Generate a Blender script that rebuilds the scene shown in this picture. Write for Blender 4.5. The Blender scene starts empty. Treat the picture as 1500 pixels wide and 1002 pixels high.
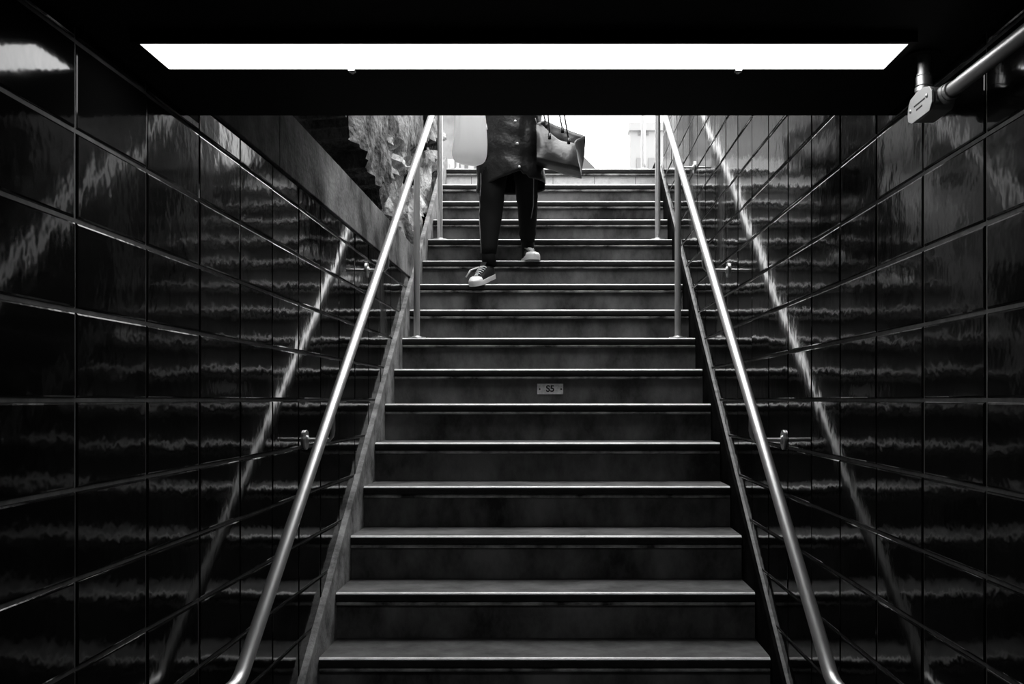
import bpy, math, random
from mathutils import Vector, Matrix, noise
random.seed(7)
S = bpy.context.scene
COL = S.collection
PI = math.pi

# ------------------------------------------------------------------ camera
F = 1525.0                      # focal length in pixels of the 1500 px frame
CZ = 1.532                      # eye height above the lower floor
VX, VY = 815.0, 586.0           # vanishing point of the corridor
cam_d = bpy.data.cameras.new('camera')
cam_d.lens = F / 1500 * 36; cam_d.sensor_width = 36
cam_d.shift_x = -(VX - 750) / 1500; cam_d.shift_y = (VY - 501) / 1500
cam_d.clip_start = .05; cam_d.clip_end = 500
cam = bpy.data.objects.new('camera', cam_d); COL.objects.link(cam)
cam.location = (0, 0, CZ); cam.rotation_euler = (PI/2, 0, 0)
S.camera = cam

# ------------------------------------------------------------------ daylight and exposure
S.view_settings.view_transform = 'Standard'; S.view_settings.look = 'None'
S.view_settings.gamma = 1; S.view_settings.exposure = 0.0
w = bpy.data.worlds.new('overcast_sky'); S.world = w; w.use_nodes = True
nt = w.node_tree; nt.nodes.clear()
out = nt.nodes.new('ShaderNodeOutputWorld'); bg = nt.nodes.new('ShaderNodeBackground')
bg.inputs[0].default_value = (1, 1, 1, 1); bg.inputs[1].default_value = 2.6
nt.links.new(bg.outputs[0], out.inputs[0])
# overcast sky: brightest overhead, dimmer towards the horizon
tcw = nt.nodes.new('ShaderNodeTexCoord'); sx = nt.nodes.new('ShaderNodeSeparateXYZ'); mr = nt.nodes.new('ShaderNodeMapRange')
nt.links.new(tcw.outputs['Generated'], sx.inputs[0]); nt.links.new(sx.outputs['Z'], mr.inputs['Value'])
mr.inputs['From Min'].default_value = 0; mr.inputs['From Max'].default_value = 1
mr.inputs['To Min'].default_value = 1.35; mr.inputs['To Max'].default_value = 8.6
nt.links.new(mr.outputs[0], bg.inputs['Strength'])

# ------------------------------------------------------------------ materials
def mat(name, v, rough=.6, metal=0, spec=.5, var=0, vscale=8, stretch=(1, 1, 1), bump=0, bscale=60, bdist=.01, v2=None, emit=0, ramp=(.35, .65)):
    m = bpy.data.materials.new(name); m.use_nodes = True
    n = m.node_tree.nodes; l = m.node_tree.links; b = n['Principled BSDF']
    b.inputs['Base Color'].default_value = (v, v, v, 1)
    b.inputs['Roughness'].default_value = rough; b.inputs['Metallic'].default_value = metal
    b.inputs['Specular IOR Level'].default_value = spec
    if emit:
        b.inputs['Emission Color'].default_value = (1, 1, 1, 1); b.inputs['Emission Strength'].default_value = emit
    if var or bump:
        tc = n.new('ShaderNodeTexCoord'); mp = n.new('ShaderNodeMapping'); mp.inputs['Scale'].default_value = stretch
        l.new(tc.outputs['Object'], mp.inputs['Vector'])
    if var:
        t = n.new('ShaderNodeTexNoise'); t.inputs['Scale'].default_value = vscale; t.inputs['Detail'].default_value = 8
        t.inputs['Roughness'].default_value = .65
        l.new(mp.outputs[0], t.inputs['Vector'])
        r = n.new('ShaderNodeMapRange'); l.new(t.outputs[0], r.inputs['Value'])
        r.inputs['From Min'].default_value = ramp[0]; r.inputs['From Max'].default_value = ramp[1]
        lo = v * (1 - var); hi = v * (1 + var) if v2 is None else v2
        r.inputs['To Min'].default_value = lo; r.inputs['To Max'].default_value = hi
        l.new(r.outputs[0], b.inputs['Base Color'])
    if bump:
        t = n.new('ShaderNodeTexNoise'); t.inputs['Scale'].default_value = bscale; t.inputs['Detail'].default_value = 3
        l.new(mp.outputs[0], t.inputs['Vector'])
        bu = n.new('ShaderNodeBump'); bu.inputs['Strength'].default_value = bump; bu.inputs['Distance'].default_value = bdist
        l.new(t.outputs[0], bu.inputs['Height']); l.new(bu.outputs[0], b.inputs['Normal'])
    return m

M = {}
M['tile'] = mat('black_glazed_tile', .004, rough=.08, spec=.2, bump=.65, bscale=11, bdist=.0016)
M['grout'] = mat('grey_grout', .10, rough=.9, var=.3, vscale=30)
M['concrete'] = mat('worn_concrete', .115, rough=.85, spec=.2, var=.45, vscale=5, stretch=(1, 1, .5), bump=.3, bscale=120, bdist=.003)
M['riser'] = mat('stained_riser_concrete', .12, rough=.8, spec=.2, var=.75, vscale=4, stretch=(1, 1, .6), bump=.3, bscale=120, bdist=.003)
M['nosing'] = mat('pale_nosing_edge', .75, rough=.35, spec=.8, var=.3, vscale=12)  # paler than the tread, on the rounded top edge only
M['nosefront'] = mat('dark_nosing_front', .02, rough=.7, spec=.3, var=.5, vscale=14)  # near-black front face below the pale edge
M['nosebead'] = mat('pale_scuffed_bead', .32, rough=.7, spec=.3, var=.9, vscale=9, stretch=(1,1,1))
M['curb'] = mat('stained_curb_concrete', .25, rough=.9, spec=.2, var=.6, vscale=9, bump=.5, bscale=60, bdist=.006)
M['darkcurb'] = mat('dark_curb', .008, rough=.9, spec=0, var=.5, vscale=9)  # right curb, near-black all over; the left one is paler
M['edging'] = mat('pale_edging_strip', .22, rough=.6, var=.4, vscale=20)
M['coping'] = mat('streaked_coping_concrete', .21, rough=.9, spec=.2, var=.8, vscale=7, stretch=(1, .45, .45), bump=.6, bscale=110, bdist=.006)
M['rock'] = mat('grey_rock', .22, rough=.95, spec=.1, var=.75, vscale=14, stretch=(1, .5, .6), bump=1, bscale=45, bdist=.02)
M['shaderock'] = mat('rock_painted_shade', .05, rough=.95, spec=.1, var=.7, vscale=14, stretch=(1, .5, .6), bump=1, bscale=45, bdist=.03)  # darkened rock colour that paints shade into the hollow and crevices
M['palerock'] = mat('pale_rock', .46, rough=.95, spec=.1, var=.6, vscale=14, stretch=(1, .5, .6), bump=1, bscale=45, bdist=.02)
M['steel'] = mat('brushed_steel', .78, rough=.37, metal=.78)
M['galv'] = mat('galvanised_conduit', .5, rough=.42, metal=.85)
M['castplate'] = mat('cast_aluminium', .5, rough=.5, metal=.3, bump=.2, bscale=200, bdist=.001)
M['black'] = mat('black_paint', .008, rough=.7, spec=.15)
M['blackband'] = mat('black_painted_soffit', .008, rough=.7, spec=.15)
M['panel'] = mat('lit_diffuser', .8, rough=.5, emit=7.0)
M['floor'] = mat('dark_floor', .03, rough=.6, spec=.3)
M['brick'] = mat('white_block', .75, rough=.7, var=.15, vscale=20)
M['plate'] = mat('sign_plate', .85, rough=.5, metal=.3, var=.25, vscale=40)
M['ink'] = mat('sign_ink', .01, rough=.6)
M['coat'] = mat('black_quilted_nylon', .007, rough=.42, spec=.45, bump=.5, bscale=30, bdist=.01)
M['trousers'] = mat('black_trousers', .008, rough=.8, spec=.2)
M['piping'] = mat('pale_piping', .35, rough=.6)
M['snap'] = mat('metal_snap', .9, rough=.3, metal=.2)
M['skin'] = mat('skin', .42, rough=.55)
M['hair'] = mat('dark_hair', .02, rough=.5)
M['white'] = mat('white_rubber', .88, rough=.5)
M['lace'] = mat('white_lace', .9, rough=.8)
M['canvas'] = mat('dark_canvas', .02, rough=.8, spec=.2)
M['plastic'] = mat('white_plastic', .93, rough=.4, bump=.4, bscale=30, stretch=(2.2, 1, .25), bdist=.01)
M['leather'] = mat('black_leather', .022, rough=.36, spec=.6, bump=.25, bscale=14, bdist=.02)
M['far'] = mat('pale_far_facade', .33, rough=.9)
M['farwin'] = mat('far_window', .08, rough=.4)
M['roofgrey'] = mat('grey_far_roof', .08, rough=.9)
_n = M['plastic'].node_tree.nodes; _l = M['plastic'].node_tree.links
_t = _n.new('ShaderNodeBsdfTranslucent'); _t.inputs[0].default_value = (.95, .95, .95, 1); _x = _n.new('ShaderNodeMixShader'); _x.inputs[0].default_value = .72
_o = [q for q in _n if q.type == 'OUTPUT_MATERIAL'][0]
_l.new(_n['Principled BSDF'].outputs[0], _x.inputs[1]); _l.new(_t.outputs[0], _x.inputs[2]); _l.new(_x.outputs[0], _o.inputs[0])
M['street'] = mat('pale_paving', .45, rough=.9, var=.1)
M['bark'] = mat('grey_bark', .45, rough=.9)

# ------------------------------------------------------------------ helpers
ORG = {}
def prop(o, label=None, cat=None, group=None, kind=None):
    if label: o['label'] = label
    if cat: o['category'] = cat
    if group: o['group'] = group
    if kind: o['kind'] = kind
    return o
def empty(name, loc, label=None, cat=None, group=None, kind=None):
    o = bpy.data.objects.new(name, None); COL.objects.link(o); o.location = loc
    o.empty_display_size = .1
    ORG[o.name] = Vector(loc)
    return prop(o, label, cat, group, kind)
class MB:
    """collects world-space geometry of ONE part"""
    def __init__(s): s.v = []; s.f = []; s.m = []
    def add(s, vs, fs, mi=0):
        b = len(s.v); s.v += [Vector(v) for v in vs]
        s.f += [tuple(i + b for i in f) for f in fs]; s.m += [mi] * len(fs)
    def box(s, x0, x1, y0, y1, z0, z1, mi=0):
        s.add([(x0,y0,z0),(x1,y0,z0),(x1,y1,z0),(x0,y1,z0),(x0,y0,z1),(x1,y0,z1),(x1,y1,z1),(x0,y1,z1)],
              [(0,3,2,1),(4,5,6,7),(0,1,5,4),(1,2,6,5),(2,3,7,6),(3,0,4,7)], mi)
    def prism(s, pts, axis, a, b, mi=0):
        """pts: polygon in the two other axes; extruded along axis 'x','y' or 'z' from a to b"""
        def P(p, t): return {'x': (t, p[0], p[1]), 'y': (p[0], t, p[1]), 'z': (p[0], p[1], t)}[axis]
        n = len(pts)
        s.add([P(p, a) for p in pts] + [P(p, b) for p in pts],
              [tuple(range(n)), tuple(range(2*n-1, n-1, -1))] + [(i, i+n, (i+1) % n + n, (i+1) % n) for i in range(n)], mi)
    def loft(s, rings, closed=True, caps=True, mi=0):
        n = len(rings[0]); vs = [p for r in rings for p in r]; fs = []
        for k in range(len(rings)-1):
            for i in range(n if closed else n-1):
                j = (i+1) % n
                fs.append((k*n+i, k*n+j, (k+1)*n+j, (k+1)*n+i))
        if caps and closed:
            fs.append(tuple(range(n-1, -1, -1))); fs.append(tuple((len(rings)-1)*n + i for i in range(n)))
        s.add(vs, fs, mi)
    def tube(s, pts, r, n=16, mi=0, caps=True, flat=1.0):
        pts = [Vector(p) for p in pts]; rr = r if isinstance(r, (list, tuple)) else [r]*len(pts)
        rings = []; up = None
        for i, p in enumerate(pts):
            a = pts[max(i-1, 0)]; b = pts[min(i+1, len(pts)-1)]; t = (b-a).normalized()
            if up is None:
                up = Vector((0,0,1)) if abs(t.z) < .9 else Vector((0,1,0))
            u = t.cross(up).normalized(); v = u.cross(t).normalized(); up = v
            rings.append([p + u*math.cos(2*PI*k/n)*rr[i] + v*math.sin(2*PI*k/n)*rr[i]*flat for k in range(n)])
        s.loft(rings, caps=caps, mi=mi)
    def cyl(s, a, b, r, n=20, mi=0): s.tube([a, b], r, n, mi)
    def ball(s, c, r, n=12, mi=0, sc=(1,1,1)):
        c = Vector(c); rings = []
        for k in range(1, n):
            t = PI*k/n
            rings.append([c + Vector((math.sin(t)*math.cos(2*PI*j/(2*n))*r*sc[0], math.sin(t)*math.sin(2*PI*j/(2*n))*r*sc[1], math.cos(t)*r*sc[2])) for j in range(2*n)])
        s.loft(rings, mi=mi)
    def build(s, name, mats, parent=None, smooth=False, sub=0, bevel=0):
        if not isinstance(mats, (list, tuple)): mats = [mats]
        org = Vector((0,0,0))
        if parent is not None: org = ORG[parent.name]
        me = bpy.data.meshes.new(name)
        me.from_pydata([tuple(v - org) for v in s.v], [], s.f)
        for m in mats: me.materials.append(m)
        for p, mi in zip(me.polygons, s.m): p.material_index = mi; p.use_smooth = bool(smooth)
        import bmesh
        bm = bmesh.new(); bm.from_mesh(me); bmesh.ops.recalc_face_normals(bm, faces=bm.faces); bm.to_mesh(me); bm.free()
        if smooth == 'auto':
            try: me.set_sharp_from_angle(angle=math.radians(38))
            except Exception: pass
        me.update()
        o = bpy.data.objects.new(name, me); COL.objects.link(o); o.parent = parent
        ORG[o.name] = org
        if bevel:
            b = o.modifiers.new('b', 'BEVEL'); b.width = bevel; b.segments = 2; b.limit_method = 'ANGLE'
        if sub:
            q = o.modifiers.new('s', 'SUBSURF'); q.levels = sub; q.render_levels = sub
        return o
def at(px, py, Y): return Vector(((px-VX)/F*Y, Y, CZ + (VY-py)/F*Y))   # a point at known distance Y

# ------------------------------------------------------------------ dimensions
XL, XR = -.814, .738            # tile faces of the two walls
SL, SR = -.792, .716            # faces of the stair curbs
D0, H0, TR, RI = 3.460, -.859, .2683, .1682
SLOPE = RI/TR
def dstep(i): return D0 + TR*i
def zstep(i): return CZ + H0 + RI*i
def nose(Y): return CZ + H0 + SLOPE*(Y-D0)          # height of the nosing line at distance Y
TOP = 15; ZT = zstep(TOP); YT = dstep(TOP)
CEIL = CZ + .635; YC = .635*F/(VY-170)               # ceiling height, front edge of the ceiling
TLT = CZ + .681; COPT = CZ + .879                    # top of left tiles, top of coping
WALLT = CZ + 2.75
OV = 3.75                          # the added sky blocker over the entrance reaches out to here

# ------------------------------------------------------------------ room shell
def tiled_wall(name, side, xf, y_first, y0, y1, z0, z1fn, boxes):
    mb = MB()
    for b in boxes: mb.box(*b, mi=1)
    g = .0035; T = .3048; H = .1524; s = 1 if side == 'left' else -1
    rnd = random.Random(3 if side == 'left' else 5)
    k0 = math.floor((y0 - y_first)/T); k1 = math.ceil((y1 - y_first)/T)
    for k in range(k0, k1):
        a = max(y_first + k*T + g, y0); b = min(y_first + (k+1)*T - g, y1)
        if b - a < .02: continue
        for j in range(-11, 26):
            c = CZ + j*H + g; d = CZ + (j+1)*H - g
            zt = z1fn((a+b)/2)
            c = max(c, z0); d = min(d, zt)
            if d - c < .01: continue
            if a > 2.6 and d < nose(a) - .02 and a < YT: continue
            e = .0042; th = .0035
            dx = [rnd.gauss(0, .0003) for _ in range(3)]
            def X(y, z): return xf + s*(dx[0] + dx[1]*(y-(a+b)/2)/.15*2 + dx[2]*(z-(c+d)/2)/.07)
            base = [(xf - s*th, a, c), (xf - s*th, b, c), (xf - s*th, b, d), (xf - s*th, a, d)]
            mid = [(X(y,z) - s*.0011, y, z) for y, z in ((a+.0015,c+.0015),(b-.0015,c+.0015),(b-.0015,d-.0015),(a+.0015,d-.0015))]
            top = [(X(y,z), y, z) for y, z in ((a+e,c+e),(b-e,c+e),(b-e,d-e),(a+e,d-e))]
            fs = [(8,9,10,11)]
            for q in range(4):
                r = (q+1) % 4
                fs += [(q, r, 4+r, 4+q), (4+q, 4+r, 8+r, 8+q)]
            mb.add(base+mid+top, fs, 0)
    o = mb.build(name, [M['tile'], M['grout']])
    return prop(o, kind='structure')
YB = -2.6
tiled_wall('wall_left', 'left', XL, .814*F/703, YB, 6.25, 0, lambda y: CEIL-.002 if y < YC-.1 else TLT - .006,
           [(XL-.25, XL-.0035, YB, YC, 0, CEIL-.002), (XL-.25, XL-.0035, YC, 6.3, 0, TLT-.002)])
tiled_wall('wall_right', 'right', XR, .738*F/628, YB, 7.2, 0, lambda y: CEIL-.002 if y < YC-.1 else WALLT,
           [(XR+.0035, XR+.25, YB, YC, 0, CEIL-.002), (XR+.0035, XR+.25, YC, 7.2, 0, WALLT)])
m = MB(); m.box(XL-.25, XR+.25, YB, YC, CEIL, CEIL+.3)
prop(m.build('ceiling', M['blackband'], bevel=.004), kind='structure')
m = MB(); m.prism([(YC-.35, CEIL+.3), (YC-.01, CEIL+.3), (YC-.01, CZ+1.2), (OV, CZ+1.2), (OV, CZ+3.1), (YC-.35, CZ+3.1)], 'x', XL-2.5, XR+2.5)      # unseen mass added above the entrance to keep sky light off the lowest steps
prop(m.build('sky_blocker', M['riser']), kind='structure')
m = MB(); m.box(XL-.25, XR+.25, YB-.2, YB, 0, CEIL+.3)
prop(m.build('wall_back', M['black']), kind='structure')
m = MB(); m.box(XL-.25, XR+.25, YB-.2, 2.7, -.15, 0)
prop(m.build('floor', M['floor']), kind='structure')

# ------------------------------------------------------------------ staircase
st = empty('staircase', (-.03, D0-3*TR, 0), 'long concrete staircase with pale nosings rising between the tiled walls', 'staircase')
def nose_profile(i):
    y, z = dstep(i), zstep(i)
    p = [(.075, .001), (.012, .001)]
    for k in range(1, 7):
        t = PI/2 + (PI*.5)*k/6
        p.append((.0125 + .0125*math.cos(t), -.0125 + .0135*math.sin(t)))
    p += [(.001, -.026), (.004, -.031), (.012, -.034), (.005, -.0375), (.0035, -.041), (.0065, -.0455), (.016, -.048), (.032, -.050), (.032, -.006), (.075, -.006)]
    return [(y + a, z + b) for a, b in p]
for i in range(-3, TOP+1):
    y, z = dstep(i), zstep(i)
    m = MB()
    yb = dstep(i+1) + .04 if i < TOP else y + .5
    zb = zstep(i-1) - .02 if i > -3 else 0
    yr = y + .028
    m.prism([(yr, zb), (yr, z-.0005), (yb, z-.0005), (yb, zb)], 'x', SL+.0005, SR-.0005)
    s_ = m.build('step', M['concrete' if i < TOP else 'brick'], st)
    if i == TOP:
        for xj in (690, 871, 931, 750, 810):
            q = MB(); X = (xj-VX)/F*YT
            q.box(X-.0015, X+.0015, yr-.001, yr+.004, z-RI, z-.052); q.build('joint', M['grout'], s_)
    elif True:
        q = MB(); q.box(SL+.0005, SR-.0005, yr-.006, yr+.004, z-RI+.001, z-.045); q.build('riser_face', M['riser'], s_)
    q = MB(); q.prism(nose_profile(i), 'x', SL+.002, SR-.004)
    npt = len(nose_profile(i)); base_f = 2
    for e_ in range(npt):
        q.m[base_f+e_] = 3 if e_ == 0 else 0 if e_ <= 4 else (2 if 10 <= e_ <= 13 else 1)
    q.build('nosing', [M['nosing'], M['nosefront'], M['nosebead'], M['concrete']], s_, smooth='auto')
def curb(name, xa, xb, c, mt, label):
    y0 = 2.62; y1 = YT + .3
    t = lambda Y: nose(Y) + c
    m = MB()
    m.prism([(y0, 0), (y0, t(y0)), (YT, t(YT)), (y1, t(YT)), (y1, ZT-.6), (4.4, 0)], 'x', xa, xb)
    o = m.build(name, mt, st, bevel=.003); return o
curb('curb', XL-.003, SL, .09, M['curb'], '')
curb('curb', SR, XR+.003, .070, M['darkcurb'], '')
m = MB(); t_ = lambda Y: nose(Y) + .070
m.prism([(2.62, t_(2.62)+.0005), (2.62, t_(2.62)+.005), (YT, t_(YT)+.005), (YT, t_(YT)+.0005)], 'x', XR-.011, XR+.001)
m.build('curb_edging', M['edging'], st, bevel=.001)

# plinth masses that carry the street level
m = MB(); m.box(-30, 30, YT+.5, 120, ZT-.4, ZT-.001)
prop(m.build('ground', M['street']), kind='structure')
m = MB(); m.box(XR+.25, 30, YC-6, YT+.5, ZT-.4, ZT-.001); m.box(XR+.006, XR+.25, 7.2, YT+.5, ZT-1, ZT-.001); m.box(-30, -2.41, YC-6, YT+.5, ZT-.4, ZT-.001)
prop(m.build('ground', M['street']), kind='structure')

# coping on the left wall
m = MB(); yj = .814*F/408
for a, b in ((YC-.05, yj-.002), (yj+.002, 5.915)):
    m.prism([(XL-.24, TLT), (XL+.006, TLT), (XL+.006, COPT-.008), (XL-.002, COPT), (XL-.24, COPT)], 'y', a, b)
prop(m.build('concrete_coping', M['coping'], bevel=.002), 'long streaked grey concrete coping beam on top of the left tiled wall', 'coping')

# ------------------------------------------------------------------ rock face behind the coping
def inside(p, poly):       # is a point of the rock plane within an outline
    x, y = p; c = False; n = len(poly)
    for i in range(n):
        x1, y1 = poly[i]; x2, y2 = poly[(i+1) % n]
        if (y1 > y) != (y2 > y) and x < (x2-x1)*(y-y1)/(y2-y1)+x1: c = not c
    return c
RX = .90
def yz(px, py, X): Y = X*F/(VX-px); return (Y, CZ + (VY-py)/F*Y)
def poly(*a): return a
slabs = [  # outline on the rock plane, how far it stands proud, material (dark slot: painted shade)
    (poly((498,60),(567,60),(567,172),(565,200),(563,235),(561,270),(555,277),(545,264),(536,252),(531,228),(522,212),(512,186),(500,170)), .14, 0),
    (poly((567,198),(574,212),(584,234),(598,255),(600,300),(588,330),(572,330),(554,312),(560,272),(564,235)), .10, 2),
    (poly((566,214),(577,212),(585,250),(584,266),(570,256),(565,240)), .15, 0),
    (poly((582,60),(640,60),(640,172),(628,190),(614,216),(598,212),(583,212)), .17, 0),
    (poly((583,218),(598,216),(610,226),(606,262),(594,250),(584,232)), .08, 0),
    (poly((606,236),(626,240),(641,275),(634,345),(622,360),(602,362),(590,330),(600,262)), .08, 2),
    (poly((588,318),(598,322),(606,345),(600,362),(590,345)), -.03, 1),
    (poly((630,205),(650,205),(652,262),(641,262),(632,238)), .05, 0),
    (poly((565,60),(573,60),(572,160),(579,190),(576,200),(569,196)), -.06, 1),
    (poly((582,211),(596,209),(614,213),(612,221),(598,218),(584,220)), -.02, 1),  # shade under the overhanging block, painted dark
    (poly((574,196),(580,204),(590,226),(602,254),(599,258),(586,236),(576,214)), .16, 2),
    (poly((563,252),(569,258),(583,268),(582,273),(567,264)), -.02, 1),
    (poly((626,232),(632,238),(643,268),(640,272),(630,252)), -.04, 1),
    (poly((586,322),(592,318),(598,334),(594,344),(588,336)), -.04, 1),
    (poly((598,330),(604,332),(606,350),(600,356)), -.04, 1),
]
slabs = [([yz(p[0], p[1], max(RX + .06 - o_, .80)) for p in pl], o_, m_) for pl, o_, m_ in slabs]
m = MB(); dy = .03; ny = int((7.9-2.1)/dy); nz = int((3.4-.7)/.03)
grid = []; mids = []
for a in range(ny+1):
    for b in range(nz+1):
        Y = 2.1 + a*dy; Z = CZ + .7 + b*.03
        n1 = noise.noise(Vector((Y*2.3, Z*2.3, 0))); n2 = noise.noise(Vector((Y*9, Z*7, 3)))*.9
        q = (Y + noise.noise(Vector((Y*12, Z*12, 9)))*.035, Z + noise.noise(Vector((Y*12, Z*12, 19)))*.035)
        off = -.22 if Y < 4.95 else .12; mi = 1 if Y < 4.95 else 0  # the recessed near part also takes the painted-shade material
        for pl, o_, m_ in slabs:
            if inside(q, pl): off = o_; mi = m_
        off += n1*.07 + n2*.05
        x = -RX - .06 + off
        x = min(x, SL - .0 - .012)
        if Z < COPT + .02 and Y < 5.95: x = min(x, -RX - .05)
        grid.append((x, Y, Z)); mids.append(mi)
fs = []; mm = []
for a in range(ny):
    for b in range(nz):
        i = a*(nz+1)+b
        f = (i, i+1, i+nz+2, i+nz+1)
        fs.append(f); mm.append(mids[i])
m.add(grid, fs); m.m = mm
XBK = -2.4; W_ = nz+1
per = [b for b in range(nz+1)] + [a*W_+nz for a in range(1, ny+1)] + [ny*W_+b for b in range(nz-1, -1, -1)] + [a*W_ for a in range(ny-1, 0, -1)]
pv_ = [grid[i] for i in per]; n_ = len(per)
m.add(pv_ + [(XBK, p[1], p[2]) for p in pv_], [(i, (i+1) % n_, (i+1) % n_ + n_, i + n_) for i in range(n_)] + [tuple(range(n_, 2*n_))], 1)
# thickness behind
Y0, Y1, Z0, Z1 = 2.1, 2.1+ny*dy, CZ+.7, CZ+.7+nz*.03
o = m.build('rock_face', [M['rock'], M['shaderock'], M['palerock']], smooth='auto')
prop(o, 'rough broken rock face with dark hollows rising behind the left coping', 'rock')

# ------------------------------------------------------------------ handrails
def rail_thing(label, X, wx, side):
    s = 1 if side == 'right' else -1
    hr = 2.128; z = lambda Y: CZ - hr + SLOPE*Y
    yb = 2.368
    t = empty('handrail', (X, dstep(7)+.05, zstep(7)), label, 'handrail')
    r = .0175
    pts = [(wx, yb-.36, z(yb)), (X + s*.02, yb-.36, z(yb)), (X, yb-.335, z(yb)), (X, yb-.03, z(yb)), (X, yb-.01, z(yb)+.003), (X, yb+.02, z(yb+.02))]
    ye = YT + .12
    pts += [(X, yb+.1, z(yb+.1)), (X, (yb+ye)/2, z((yb+ye)/2)), (X, ye-.02, z(ye-.02)), (X, ye+.02, z(ye)+.005), (X, ye+.3, z(ye)+.006)]
    m = MB(); m.tube(pts, r, 20); m.build('rail', M['steel'], t, smooth='auto')
    for i in (7, 11, 15):
        Y = dstep(i) + .055; zz = zstep(i)
        p = MB(); p.tube([(X, Y, zz), (X, Y, z(Y)-.005)], .0165, 16); po = p.build('post', M['steel'], t, smooth='auto')
        p = MB(); p.tube([(X, Y, zz+.001), (X, Y, zz+.007)], [.048, .046], 24); p.tube([(X, Y, zz+.007), (X, Y, zz+.013)], [.026, .022], 20)
        p.build('base_flange', M['steel'], po, smooth='auto')
    for Y in (2.26, 3.372, 4.466, 5.56):
        zz = z(Y) - .115 if Y > 2.3 else z(yb) - .08
        za = z(Y) if Y > 2.368 else z(yb)
        b = MB(); ss = s
        b.tube([(wx, Y, zz), (wx - s*.006, Y, zz)], .032, 24)
        b.tube([(wx - s*.006, Y, zz), (wx - s*.012, Y, zz)], [.016, .012], 16)
        b.tube([(wx - s*.006, Y, zz), (X + s*.012, Y, zz), (X + s*.003, Y, zz+.012), (X, Y, zz+.03), (X, Y, za-.012)], .0065, 12)
        b.build('wall_bracket', M['steel'], t, smooth='auto')
rail_thing('left brushed steel handrail on posts and brackets beside the coping and rock', -.723, XL, 'left')
rail_thing('right brushed steel handrail on posts and brackets along the tall tiled wall', .6295, XR, 'right')

# ------------------------------------------------------------------ ceiling light
PZ = CZ + .618
lt = empty('ceiling_light', (-.056, 1.874, CEIL), 'long flat lit ceiling light panel across the entrance', 'ceiling light')
x0, x1, y0, y1 = -.723, .611, 1.805, 1.943
m = MB(); fr = .012
m.box(x0-fr, x1+fr, y0-fr, y0, PZ-.001, CEIL); m.box(x0-fr, x1+fr, y1, y1+fr, PZ-.001, CEIL)
m.box(x0-fr, x0, y0, y1, PZ-.001, CEIL); m.box(x1, x1+fr, y0, y1, PZ-.001, CEIL)
m.box(x0-fr, x1+fr, y0-fr, y1+fr, CEIL-.006, CEIL-.0005)
m.build('housing', M['black'], lt)
m = MB(); m.box(x0+.0005, x1-.0005, y0+.0005, y1-.0005, PZ, PZ+.008); m.build('diffuser', M['panel'], lt)
for px in (516, 1081):
    X = (px-VX)/F*1.95; m = MB(); m.box(X-.006, X+.006, 1.94, 1.955, PZ-.004, PZ+.004); m.ball((X, 1.953, PZ-.003), .004, 8)
    m.build('latch', M['galv'], lt, smooth='auto')

# ------------------------------------------------------------------ conduit with pull box
cd = empty('conduit', (.672, 1.9, CEIL), 'grey metal conduit with an elbow pull box hanging by the right wall', 'conduit')
h = lambda v: CZ + v
m = MB(); m.tube([(.682, YB, h(.534)), (.682, 1.795, h(.534))], .0125, 20); m.build('pipe', M['galv'], cd, smooth='auto')
m = MB(); m.tube([(.682, 1.79, h(.534)), (.682, 1.803, h(.534))], .0155, 20); m.tube([(.682, 1.803, h(.534)), (.682, 1.822, h(.534))], [.0165, .0175], 20)
m.build('coupling', M['galv'], cd, smooth='auto')
m = MB(); m.tube([(.674, 1.908, h(.55)), (.674, 1.908, CEIL)], .0115, 20); m.build('pipe', M['galv'], cd, smooth='auto')
m = MB()
for za, zb, r in ((.553, .562, .015), (.565, .572, .0165), (.576, .592, .0145), (.594, .597, .0135)): m.tube([(.674, 1.908, h(za)), (.674, 1.908, h(zb))], r, 20)
m.build('coupling', M['galv'], cd, smooth='auto')
m = MB(); m.tube([(.674, 1.908, CEIL-.004), (.674, 1.908, CEIL)], .03, 20); m.build('ceiling_plate', M['black'], cd, smooth='auto')
out_ = [(1.826, .549), (1.818, .540), (1.817, .519), (1.828, .510), (1.915, .510), (1.932, .516), (1.936, .528), (1.936, .545), (1.928, .556), (1.90, .561), (1.85, .556)]
m = MB(); m.prism([(a, h(b)) for a, b in out_], 'x', .6585, .697)
bx = m.build('pull_box', M['galv'], cd, bevel=.004)
cv = [(1.828, .551), (1.8165, .541), (1.8155, .520), (1.828, .508), (1.917, .5085), (1.938, .517), (1.941, .53), (1.935, .547), (1.925, .555), (1.89, .560), (1.855, .558)]
m = MB(); m.prism([(a, h(b)) for a, b in cv], 'x', .6545, .6585); co = m.build('cover_plate', M['castplate'], bx, bevel=.001)
for (a, b) in ((1.838, .5375), (1.923, .533)):
    m = MB(); m.ball((.654, a, h(b)), .0042, 8, sc=(.7, 1, 1)); m.build('screw', M['galv'], bx, smooth='auto')
m = MB()
for k in range(9):       # raised foundry lettering rows, too small to read
    a = 1.905 - k*.0065; m.box(.6538, .6547, a-.0045, a-.0005, h(.5345), h(.5375))
for k in range(5):
    a = 1.893 - k*.0065; m.box(.6538, .6547, a-.0045, a-.0005, h(.5255), h(.5285))
m.build('embossed_marks', M['ink'], bx)

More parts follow.
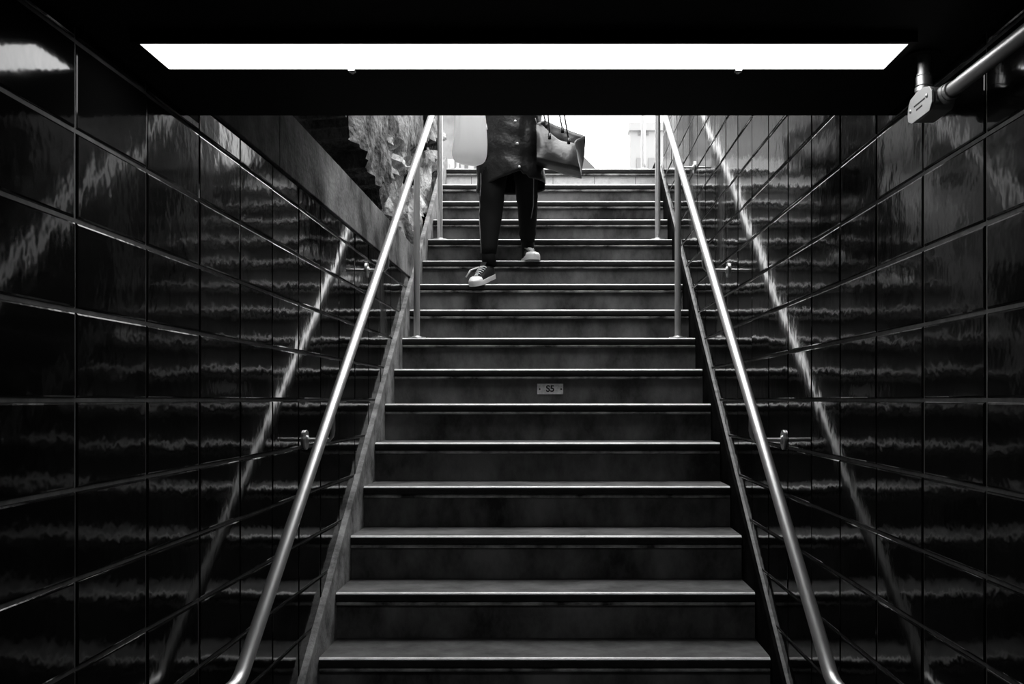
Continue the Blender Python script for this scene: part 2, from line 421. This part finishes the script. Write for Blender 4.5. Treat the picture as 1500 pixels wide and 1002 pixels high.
# ------------------------------------------------------------------ S5 plate on a riser
i = 6; yf = dstep(i) + .022
a = at(787, 562, yf); b = at(825, 577.5, yf)
sg = empty('number_plate', ((a.x+b.x)/2, yf, b.z), 'small pale metal plate reading S5 screwed to a step riser', 'sign')
m = MB(); m.box(a.x, b.x, yf-.0025, yf-.0002, b.z, a.z); m.build('plate', M['plate'], sg, bevel=.0008)
for sx in (a.x+.012, b.x-.010):
    m = MB(); m.tube([(sx, yf-.0025, (a.z+b.z)/2-.001), (sx, yf-.004, (a.z+b.z)/2-.001)], .0042, 12); m.build('screw', M['ink'], sg)
cu = bpy.data.curves.new('lettering', 'FONT'); cu.body = 'S5'; cu.size = .044; cu.align_x = 'CENTER'; cu.align_y = 'CENTER'; cu.extrude = .0003; cu.offset = .0012
tmp = bpy.data.objects.new('tmp', cu); COL.objects.link(tmp)
dg = bpy.context.evaluated_depsgraph_get(); me = bpy.data.meshes.new_from_object(tmp.evaluated_get(dg))
bpy.data.objects.remove(tmp)
me.materials.clear(); me.materials.append(M['ink'])
lo = bpy.data.objects.new('lettering', me); COL.objects.link(lo); lo.parent = sg
lo.location = (0, -.0028, (a.z-b.z)/2); lo.rotation_euler = (PI/2, 0, 0)

# ------------------------------------------------------------------ person
pe = empty('person', (-.3, 6.0, zstep(9)), 'person in a black snap-front parka, black trousers and sneakers descending the stairs', 'person')
def V(*a): return Vector(a)
A1, K1, Hp1 = V(-.393, 6.02, h(.835)), V(-.365, 5.99, h(1.22)), V(-.345, 6.13, h(1.60))
A2, K2, Hp2 = V(-.172, 6.27, h(.925)), V(-.178, 6.10, h(1.29)), V(-.185, 6.15, h(1.60))
PV = V(-.265, 6.14, h(1.64)); CH = V(-.265, 6.12, h(1.95)); NK = V(-.265, 6.10, h(2.12))
HD = V(-.265, 6.085, h(2.24))
sh1, el1, wr1, hd1 = V(-.435, 6.11, h(2.03)), V(-.50, 6.10, h(1.80)), V(-.497, 5.93, h(1.735)), V(-.494, 5.885, h(1.715))
sh2, el2, wr2, hd2 = V(-.095, 6.11, h(2.03)), V(-.02, 6.12, h(1.80)), V(-.03, 5.96, h(1.79)), V(-.034, 5.92, h(1.80))
verts = []; edges = []; rad = []
def jt(p, r, par=None):
    verts.append(tuple(p - ORG[pe.name])); rad.append(r)
    if par is not None: edges.append((par, len(verts)-1))
    return len(verts)-1
pv = jt(PV, (.15, .11)); sp = jt(PV.lerp(CH, .5), (.12, .09), pv); ch = jt(CH, (.14, .10), sp); nb = jt(CH.lerp(NK, .6), (.09, .07), ch)
nk = jt(NK, .052, nb); j = jt(NK.lerp(HD, .45) + V(0,-.01,0), .062, nk); hd = jt(HD, (.075, .092), j); jt(HD + V(0, .005, .085), (.066, .08), hd)
for s_, e_, w_, hnd, dirx in ((sh1, el1, wr1, hd1, -1), (sh2, el2, wr2, hd2, 1)):
    a_ = jt(s_, .05, ch); b_ = jt(e_, .038, a_); c_ = jt(w_, .026, b_); d_ = jt(hnd, (.034, .016), c_)
    fdir = (hnd - w_).normalized()
    for k in range(4):
        off = V((k-1.5)*.018, 0, 0)
        L = (.028, .034, .032, .024)[k]
        p1 = jt(hnd + off + fdir*.03, .0085, d_); p2 = jt(hnd + off + fdir*(.03+L*.6) + V(0,0,-.024), .008, p1); jt(hnd + off + fdir*.028 + V(0,0,-.045), .007, p2)
    t1 = jt(hnd - fdir*.02 + V(-dirx*.034, 0, -.012), .010, d_); jt(hnd + fdir*.008 + V(-dirx*.036, 0, -.04), .0085, t1)
for hp, kn, an in ((Hp1, K1, A1), (Hp2, K2, A2)):
    a_ = jt(hp, .075, pv); b_ = jt(kn, .05, a_); c_ = jt(kn.lerp(an, .35), .047, b_); d_ = jt(an, .026, c_)
    jt(an + V(.004, -.03, -.055), .016, d_)
me = bpy.data.meshes.new('body'); me.from_pydata(verts, edges, [])
bo = bpy.data.objects.new('body', me); COL.objects.link(bo); bo.parent = pe; me.materials.append(M['skin'])
sk = bo.modifiers.new('Skin', 'SKIN'); sk.use_smooth_shade = True
for k, r in enumerate(rad):
    me.skin_vertices[0].data[k].radius = r if isinstance(r, tuple) else (r, r)
me.skin_vertices[0].data[0].use_root = True
q = bo.modifiers.new('s', 'SUBSURF'); q.levels = 2; q.render_levels = 2
ORG[bo.name] = ORG[pe.name]
# face
for sx in (-1, 1):
    m = MB(); m.ball(HD + V(sx*.031, -.079, .012), .0125, 8); m.build('eye', M['white'], bo, smooth=True)
    m = MB(); m.ball(HD + V(sx*.077, .005, 0), .026, 8, sc=(.35, .6, 1)); m.build('ear', M['skin'], bo, smooth=True)
m = MB(); m.tube([HD + V(0,-.084,.02), HD + V(0,-.108,-.022), HD + V(0,-.09,-.03)], [.006, .013, .009], 10); m.build('nose', M['skin'], bo, smooth=True)
m = MB(); m.ball(HD + V(0,-.078,-.052), .022, 8, sc=(1,.4,.3)); m.build('mouth', mat('lips', .22), bo, smooth=True)
m = MB(); rings = []
for k in range(10):
    t = k/9; zz = .125 - t*.26; rr = (.03, .07, .088, .096, .098, .097, .095, .092, .088, .07)[k]
    rings.append([HD + V(math.cos(a)*rr, .022 + math.sin(a)*rr*1.05 if math.sin(a) > -.45 else .022 - .45*rr*1.05 - .02*(t < .35), zz) for a in [2*PI*q_/24 for q_ in range(24)]])
m.loft(rings); m.build('hair', M['hair'], pe, smooth=True)

# trousers
def limb_rings(pts, rad_, n=24, wrinkle=.004, seed=0):
    rings = []; P = [Vector(p) for p in pts]; N = 26
    seg = [0]
    for a, b in zip(P, P[1:]): seg.append(seg[-1] + (b-a).length)
    for k in range(N+1):
        d = seg[-1]*k/N
        j = max(x for x in range(len(seg)-1) if seg[x] <= d + 1e-9); f = (d-seg[j])/(seg[j+1]-seg[j])
        f2 = f
        c = P[j].lerp(P[j+1], f2); r = [rad_[j][q]*(1-f2) + rad_[j+1][q]*f2 for q in (0, 1)]
        ring = []
        for q in range(n):
            a = 2*PI*q/n
            w_ = 1 + noise.noise(Vector((math.cos(a)*1.2+seed, math.sin(a)*1.2, k*.9)))*wrinkle/r[0]
            ring.append(c + V(math.cos(a)*r[0]*w_, math.sin(a)*r[1]*w_, 0))
        rings.append(ring)
    return rings
m = MB()
L1 = [(Hp1+V(0,0,.06)), Hp1.lerp(K1,.5)+V(0,-.03,0), K1, K1.lerp(A1,.4)+V(-.005,.02,0), K1.lerp(A1,.8)+V(0,.005,0), A1+V(0,0,.01)]
R1 = [(.10,.11),(.085,.095),(.072,.078),(.068,.072),(.052,.058),(.043,.052)]
L2 = [(Hp2+V(0,0,.06)), Hp2.lerp(K2,.5)+V(0,-.03,0), K2, K2.lerp(A2,.4)+V(.005,.02,0), K2.lerp(A2,.8), A2+V(0,0,.02)]
R2 = [(.10,.11),(.083,.095),(.068,.075),(.060,.068),(.048,.056),(.040,.048)]
m.loft(limb_rings(L1, R1, wrinkle=.007)); m.loft(limb_rings(L2, R2, wrinkle=.006, seed=5))
m.ball(PV + V(0,0,-.03), .16, 12, sc=(1.1, .85, .75))
tr = m.build('trousers', M['trousers'], pe, smooth=True)
for an_, sc_ in ((A1, 1), (A2, 1)):
    q = MB(); q.tube([an_+V(0,.0,.05), an_+V(0,-.002,0), an_+V(.008,-.015,-.06)], [.042, .040, .040], 16, flat=1.15); q.build('sock', M['trousers'], pe, smooth=True)
m = MB(); m.tube([p + V(-r[0]*.93, -r[1]*.42, 0) for p, r in zip(L1[1:], R1[1:])], .0028, 8); m.build('piping', M['piping'], tr, smooth=True)
m = MB(); m.tube([p + V(r[0]*.62*f_, -r[1]*.86, 0) for p, r, f_ in zip(L2[1:], R2[1:], (.9, 1.1, .95, .2, -.2))], .0028, 8); m.build('piping', M['piping'], tr, smooth=True)

# parka: rings from shoulders to the slanted open hem
m = MB(); rings = []; n = 64; NR = 44
prof = [(2.12, .075, .075), (2.09, .13, .095), (2.04, .185, .115), (1.9, .185, .13), (1.75, .170, .135), (1.62, .168, .155), (1.48, .180, .172), (1.35, .190, .18), (1.22, .196, .185)]
def pr(v):
    for (z0_, a0, b0), (z1_, a1, b1) in zip(prof, prof[1:]):
        if z0_ >= v >= z1_:
            f_ = (z0_-v)/(z0_-z1_); return a0+(a1-a0)*f_, b0+(b1-b0)*f_
    return prof[-1][1:]
def hem(a):       # height of the hem at angle a (0 = viewer's right, 3pi/2 = front)
    c = math.cos(a); fr_ = -math.sin(a)
    if fr_ > -.1 and c < .3: return 1.205 + (c+1)*.073
    if fr_ > -.1: return 1.262 + (.0 if c > .5 else .02)
    return 1.235
for k in range(NR+1):
    ring = []
    for q_ in range(n):
        a = 2*PI*q_/n; hz = hem(a); v = 2.12 - (2.12-hz)*(k/NR)**.9
        ra, rb = pr(v)
        ny_ = noise.noise(Vector((math.cos(a)*1.6, math.sin(a)*1.6, v*9)))*.011 + noise.noise(Vector((math.cos(a)*3.5+v*5, math.sin(a)*3.5, v*14+7)))*.007
        quilt = .004*abs(math.sin((v + .03*math.cos(a))*PI/.115))
        flap = .012 if (-math.sin(a) > .1 and math.cos(a) < .3) else 0
        e_ = 1 + (ny_ + quilt + flap)/ra
        cx = -.262 + (.004 if v > 1.5 else .0) ; cy = 6.07 + (1.62-v)*.03
        ring.append(V(cx + math.cos(a)*ra*e_, cy + math.sin(a)*rb*e_, h(v)))
    rings.append(ring)
m.loft(rings, caps=False)
for (s_, e_, w_) in ((sh1, el1, wr1), (sh2, el2, wr2)):
    P_ = [s_+V(0,0,.02), s_.lerp(e_, .5), e_, e_.lerp(w_, .5), w_]
    m.tube(P_, [.072, .066, .058, .05, .045], 20)
ct = m.build('parka', M['coat'], pe, smooth=True)
so = ct.modifiers.new('t', 'SOLIDIFY'); so.thickness = .006; so.offset = -1
def front(px, py):
    v = (VY-py)/F*5.93; v2 = v
    X = (px-VX)/F*5.93; ra, rb = pr(v2); c = max(-1, min(1, (X+.262)/(ra*1.07)))
    return V(X, 6.075+(1.62-v2)*.03 - math.sqrt(1-c*c)*rb*1.06 - .012, h(v2))
for px, py in ((755, 180), (758, 213), (761, 247)):
    p = front(px, py); m = MB(); m.tube([p, p+V(0,-.006,0)], [.009, .006], 14); m.ball(p+V(0,-.005,0), .006, 8); m.build('snap_button', M['snap'], ct, smooth=True)
for v in (1.74, 1.88, 2.0):
    p = V(-.24, 6.075+(1.62-v)*.03-pr(v)[1]*1.08-.012, h(v)); m = MB(); m.tube([p, p+V(0,-.006,0)], [.009, .006], 14); m.build('snap_button', M['snap'], ct, smooth=True)
p0, p1 = front(711.5, 180), front(713.5, 189)
m = MB(); m.tube([p0+V(0,-.006,0), p1+V(0,-.006,0)], .0035, 8); m.build('zip_pull', M['snap'], ct, smooth=True)
p0, p1 = front(784, 171), front(787, 181)
m = MB(); m.tube([p0+V(0,-.006,0), p1+V(0,-.006,0)], .0025, 8); m.build('zip_pull', M['piping'], ct, smooth=True)

# sneakers
def sneaker(toe, yaw, pitch, roll=0):
    """toe = ground contact under the ball of the foot; local +y is forward"""
    R = Matrix.Translation(toe) @ Matrix.Rotation(yaw, 4, 'Z') @ Matrix.Rotation(-pitch, 4, 'X') @ Matrix.Rotation(roll, 4, 'Y')
    T_ = lambda p: (R @ Vector((p[0], p[1], p[2])))
    half = lambda y: .043*min(1, math.sqrt(max(0, 1-((y-.03)/.052)**2))) if y > .03 else (.043 - .010*((.03-y)/.10) if y > -.07 else .033*math.sqrt(max(0, 1 - ((-.09-min(y,-.09))/.085)**4)) if y < -.09 else .033)
    ys = [-.172, -.165, -.15, -.13, -.10, -.07, -.04, -.01, .02, .04, .055, .068, .076, .081]
    def sec(y, z0_, z1_, k=1.0):
        w_ = max(half(y)*k, .004); return [T_((w_*c, y, z0_ + (z1_-z0_)*t)) for c, t in ((-1,0),(-.6,0),(0,0),(.6,0),(1,0),(1.02,.5),(1,1),(.6,1),(0,1),(-.6,1),(-1,1),(-1.02,.5))]
    root = MB()
    tops = {-.172:.075, -.165:.085, -.15:.088, -.13:.086, -.10:.082, -.07:.084, -.04:.076, -.01:.064, .02:.052, .04:.045, .055:.040, .068:.036, .076:.032, .081:.028}
    def usec(y):
        w_ = max(half(y)*.95, .003); t = tops[y]; open_ = .62 if y < -.05 else .5 + .2*(y+.05)/.13
        return [T_((w_*c, y, .02 + (t-.02)*u)) for c, u in ((-1,0),(-1,.45),(-.92,.72),(-open_,.93),(-open_*.4,1),(open_*.4,1),(open_,.93),(.92,.72),(1,.45),(1,0))]
    root.loft([usec(y) for y in ys])
    sh = root.build('sneaker', M['canvas'], pe, smooth='auto')
    m = MB(); m.loft([sec(y, 0, .026, 1.04) for y in ys]); m.build('sole', M['white'], sh, smooth='auto')
    m = MB(); yy = [.035, .04, .055, .068, .076, .0825]
    tp = {.035:.048, .0825:.03}; tp.update(tops)
    def cap(y):
        w_ = max(half(min(y, .0815))*1.0, .006); t = tp[y] + .003
        return [T_((w_*c, y, .018 + (t-.018)*u)) for c, u in ((-1.02,0),(-1,.5),(-.85,.8),(-.4,1),(.4,1),(.85,.8),(1,.5),(1.02,0))]
    m.loft([cap(y) for y in yy]); m.build('toe_cap', M['white'], sh, smooth='auto')
    m = MB()
    for k in range(6):
        y = .026 - k*.017; t = .051 + k*.0068; w_ = .017 + k*.002
        m.tube([T_((-w_, y, t-.004)), T_((-w_*.3, y-.003, t+.004)), T_((w_*.3, y+.003, t+.004)), T_((w_, y, t-.004))], .0032, 8)
    m.build('laces', M['lace'], sh, smooth=True)
    m = MB(); m.loft([[T_((sx*.018, y, t_)) for sx, t_ in ((-1, t), (1, t), (1, t+.004), (-1, t+.004))] for y, t in ((.03, .048), (-.02, .066), (-.06, .084), (-.085, .105))])
    m.build('tongue', M['canvas'], sh)
    return sh, T_
s1, T1 = sneaker(V(-.435, dstep(9)+.03, zstep(9)+.004), PI + math.radians(-24), math.radians(17), roll=.001)
m = MB()
for (a_, b_, c_) in (((.022,-.06,.085),(.06,-.03,.075),(.075,.012,.045)), ((.02,-.055,.087),(.055,-.01,.078),(.066,.02,.05))):
    m.tube([T1(a_), T1(b_), T1(c_)], .004, 8)
m.build('lace_bow', M['lace'], s1, smooth=True)
s2, T2 = sneaker(V(-.148, dstep(10)+.03, zstep(10)+.002), PI + math.radians(14), 0, roll=.001)

# ------------------------------------------------------------------ white plastic bag
bc = V(-.491, 5.87, h(1.345))
wb = empty('plastic_bag', bc, 'full white plastic carrier bag hanging from the walking person\'s hand on the left', 'bag')
m = MB(); rings = []; n = 48
pf = [(-.02, .02, .01), (-.018, .05, .03), (-.005, .083, .05), (.02, .098, .062), (.06, .102, .064), (.12, .096, .06), (.18, .089, .055), (.24, .086, .045), (.29, .078, .035), (.33, .055, .025), (.36, .03, .018), (.38, .022, .014)]
for k, (z_, a_, b_) in enumerate(pf):
    ring = []
    for q_ in range(n):
        a = 2*PI*q_/n; w_ = 1 + .05*noise.noise(Vector((a*3, z_*4, 1))) + (.05*math.sin(a*9+z_*6) if z_ > .1 else .0)*min(1, z_/.3)
        sag = -.005*math.cos(a)*(z_ < .1)
        ring.append(bc + V(a_*abs(math.cos(a))**.8*math.copysign(1, math.cos(a))*w_ + .006*(z_ > .1), b_*math.sin(a)*w_, z_ + sag ))
    rings.append(ring)
m.loft(rings); wbm = m.build('bag_body', M['plastic'], wb, smooth=True, sub=1)
m = MB()
for sy in (-.012, .012):
    m.tube([bc+V(-.02,sy,.36), bc+V(-.015,sy,.39), bc+V(0,sy,.40), bc+V(.015,sy,.39), bc+V(.02,sy,.36)], .006, 8, flat=.5)
m.build('handle', M['plastic'], wb, smooth=True)

# ------------------------------------------------------------------ black tote
tb = empty('tote_bag', (.02, 5.9, h(1.25)), 'large shiny black tote bag hanging at the walking person\'s right-hand side of the photo', 'bag')
Yf, Yk = 5.80, 6.03
fq = [at(786,183,5.88), at(841,214,5.9), at(849,247,5.84), at(786,233,5.79)]      # TL TR BR BL
kq = [at(797,176,Yk), at(858,199,Yk), at(852,262,Yk), at(786,243,Yk)]
m = MB(); N = 14
def bil(qd, u, v): return (qd[0].lerp(qd[1], u)).lerp(qd[3].lerp(qd[2], u), v)
def crump(p, u, v, k):
    b = 1 - (2*u-1)**4
    return p + V(noise.noise(p*14)*.006, (-.022*b*math.sin(PI*v) if k == 0 else .012*b) + noise.noise(p*11+V(5,0,0))*.014, noise.noise(p*13+V(0,7,0))*.006 + (math.sin(u*PI*2.2+.6)*.016*(1-v)*(k == 0)))
F_ = [[crump(bil(fq, u/N, v/N), u/N, v/N, 0) for u in range(N+1)] for v in range(N+1)]
K_ = [[crump(bil(kq, u/N, v/N), u/N, v/N, 1) for u in range(N+1)] for v in range(N+1)]
rings = []
for v in range(N+1):
    ring = list(F_[v])
    a_, b_ = F_[v][-1], K_[v][-1]
    ring += [a_.lerp(b_, t) + V(-.02*math.sin(PI*t)*(1-v/N), 0, 0) for t in (.25, .5, .75)]
    ring += list(reversed(K_[v]))
    a_, b_ = K_[v][0], F_[v][0]
    ring += [a_.lerp(b_, t) for t in (.25, .5, .75)]
    rings.append(ring)
m.loft(rings, caps=False)
# bottom panel
m.loft([[F_[N][u].lerp(K_[N][u], t) + V(0,0,-.006*math.sin(PI*t)) for u in range(N+1)] for t in (0, .25, .5, .75, 1)], closed=False)
t_ = m.build('bag_body', M['leather'], tb, smooth='auto')
so = t_.modifiers.new('t', 'SOLIDIFY'); so.thickness = .003; so.offset = 0
SH = V(-.085, 6.10, h(2.10))
for (qa, qb, dyy) in (((805,199,5.785), (833,206,5.79), -.085), ((800,183,6.0), (824,190,6.0), .02)):
    m = MB(); A_ = at(*qa); B_ = at(*qb)
    Tp = SH + V(0, dyy, 0)
    m.tube([A_, at(803, 170, 5.83+dyy*.3) if dyy < 0 else at(797,170,6.02), Tp + V(-.03,0,-.06), Tp + V(-.012,0,-.005), Tp + V(.012,0,-.005), Tp + V(.03,0,-.06), at(827,170,5.83+dyy*.3) if dyy < 0 else at(820,170,6.02), B_], .0042, 8)
    sp_ = m.build('strap', M['leather'], tb, smooth=True)
    for p in (A_, B_):
        c = MB(); c.tube([p+V(0,-.004,.012), p+V(0,-.008,-.02)], [.008,.009], 10); c.build('strap_end', M['leather'], sp_, smooth=True)

# ------------------------------------------------------------------ street beyond the landing
b1 = empty('tall_building', (5.2, 42, ZT), 'pale tall building with faint windows seen above the landing on the right', 'building')
X0 = (923-VX)/F*40; X1 = X0 + 5; zt = at(0, 182, 40).z
m = MB(); m.box(X0, X1, 40, 40.6, ZT, zt); m.build('wall', M['far'], b1)
m = MB(); m.box(X0-.05, X1+.15, 39.9, 40.7, zt-.25, zt+.05); m.build('cornice', M['far'], b1)
for r_ in range(5):
    for c_ in range(2):
        x_ = X0 + .25 + c_*.45; z_ = zt - 1.9 - r_*1.1
        q = MB(); q.box(x_, x_+.28, 39.96, 40.02, z_, z_+.6); q.build('window', mat('pale_window', .22), b1)
x_ = (935-VX)/F*40
q = MB()
for k in range(5): q.box(x_+k*.085, x_+k*.085+.055, 39.95, 40.0, zt-.42, zt-.29)
q.build('roof_sign', mat('faint_sign', .15), b1)
# bare tree in front of it
trr = empty('bare_tree', (3.45, 34, ZT), 'bare thin-branched tree in front of the pale tall building', 'tree')
m = MB(); rnd = random.Random(2)
def branch(p, d, L, r, lv):
    q_ = p + d*L; m.tube([p, p.lerp(q_, .5)+V(rnd.uniform(-.05,.05)*L,0,0), q_], [r, r*.85, r*.65], 6)
    if lv:
        for _ in range(3):
            nd = (d + V(rnd.uniform(-.8,.8), rnd.uniform(-.5,.5), rnd.uniform(-.25,.5))).normalized(); branch(q_, nd, L*.72, r*.6, lv-1)
branch(V(2.9, 34, ZT), V(0,0,1), 2.2, .013, 5)
m.build('branches', M['bark'], trr)
# low gabled building, its sloping roof edge showing right of the tote
b2 = empty('gabled_building', (-.5, 25, ZT), 'low gabled building whose grey roof slope shows beside the tote bag', 'building')
Yb = 24.0
e0 = at(838, 214, Yb); e1 = at(874, 250, Yb)
m = MB(); L_ = V(2*(e0.x)-e1.x, Yb, e1.z)
m.prism([(e0.x, e0.z-.08), (e1.x-.12, e1.z), (e1.x-.12, ZT), (L_.x+.12, ZT), (L_.x+.12, e1.z)], 'y', Yb+.1, Yb+5)
m.build('wall', mat('dim_gable', .06), b2)
m = MB()
for s_ in (-1, 1):
    a_ = V(e0.x, 0, e0.z); b_ = V(e0.x + s_*(e1.x-e0.x), 0, e1.z); dn = V(0,0,.24)
    m.prism([(a_.x, a_.z), (b_.x, b_.z), (b_.x, b_.z-.30), (a_.x, a_.z-.30)], 'y', Yb-.1, Yb+5.1)
m.build('roof', M['roofgrey'], b2)
# tall grey building behind the person
b3 = empty('street_building', (-5, 30, ZT), 'tall mid-grey street building behind the person, glimpsed beside the white bag', 'building')
xa = -11; xb = (768-VX)/F*30; zt3 = at(0, 233, 30).z
m = MB(); m.box(xa, xb, 30, 36, ZT, zt3); m.build('ground_floor', M['far'], b3)
m = MB(); m.box(xa, xb, 30.0, 36, zt3, zt3+11); m.build('wall', mat('grey_facade', .16, rough=.9, var=.3, vscale=1.5), b3)
for px in (672, 683, 697):
    x_ = (px-VX)/F*30; q = MB(); q.box(x_-.05, x_+.05, 29.97, 30.02, zt3-.55, zt3-.1); q.build('window', M['farwin'], b3)
for r_ in range(4):
    for c_ in range(6):
        x_ = xb - .8 - c_*1.6; z_ = zt3 + .9 + r_*2.6
        q = MB(); q.box(x_-.8, x_, 29.95, 30.02, z_, z_+1.4); f_ = q.build('window', M['farwin'], b3)
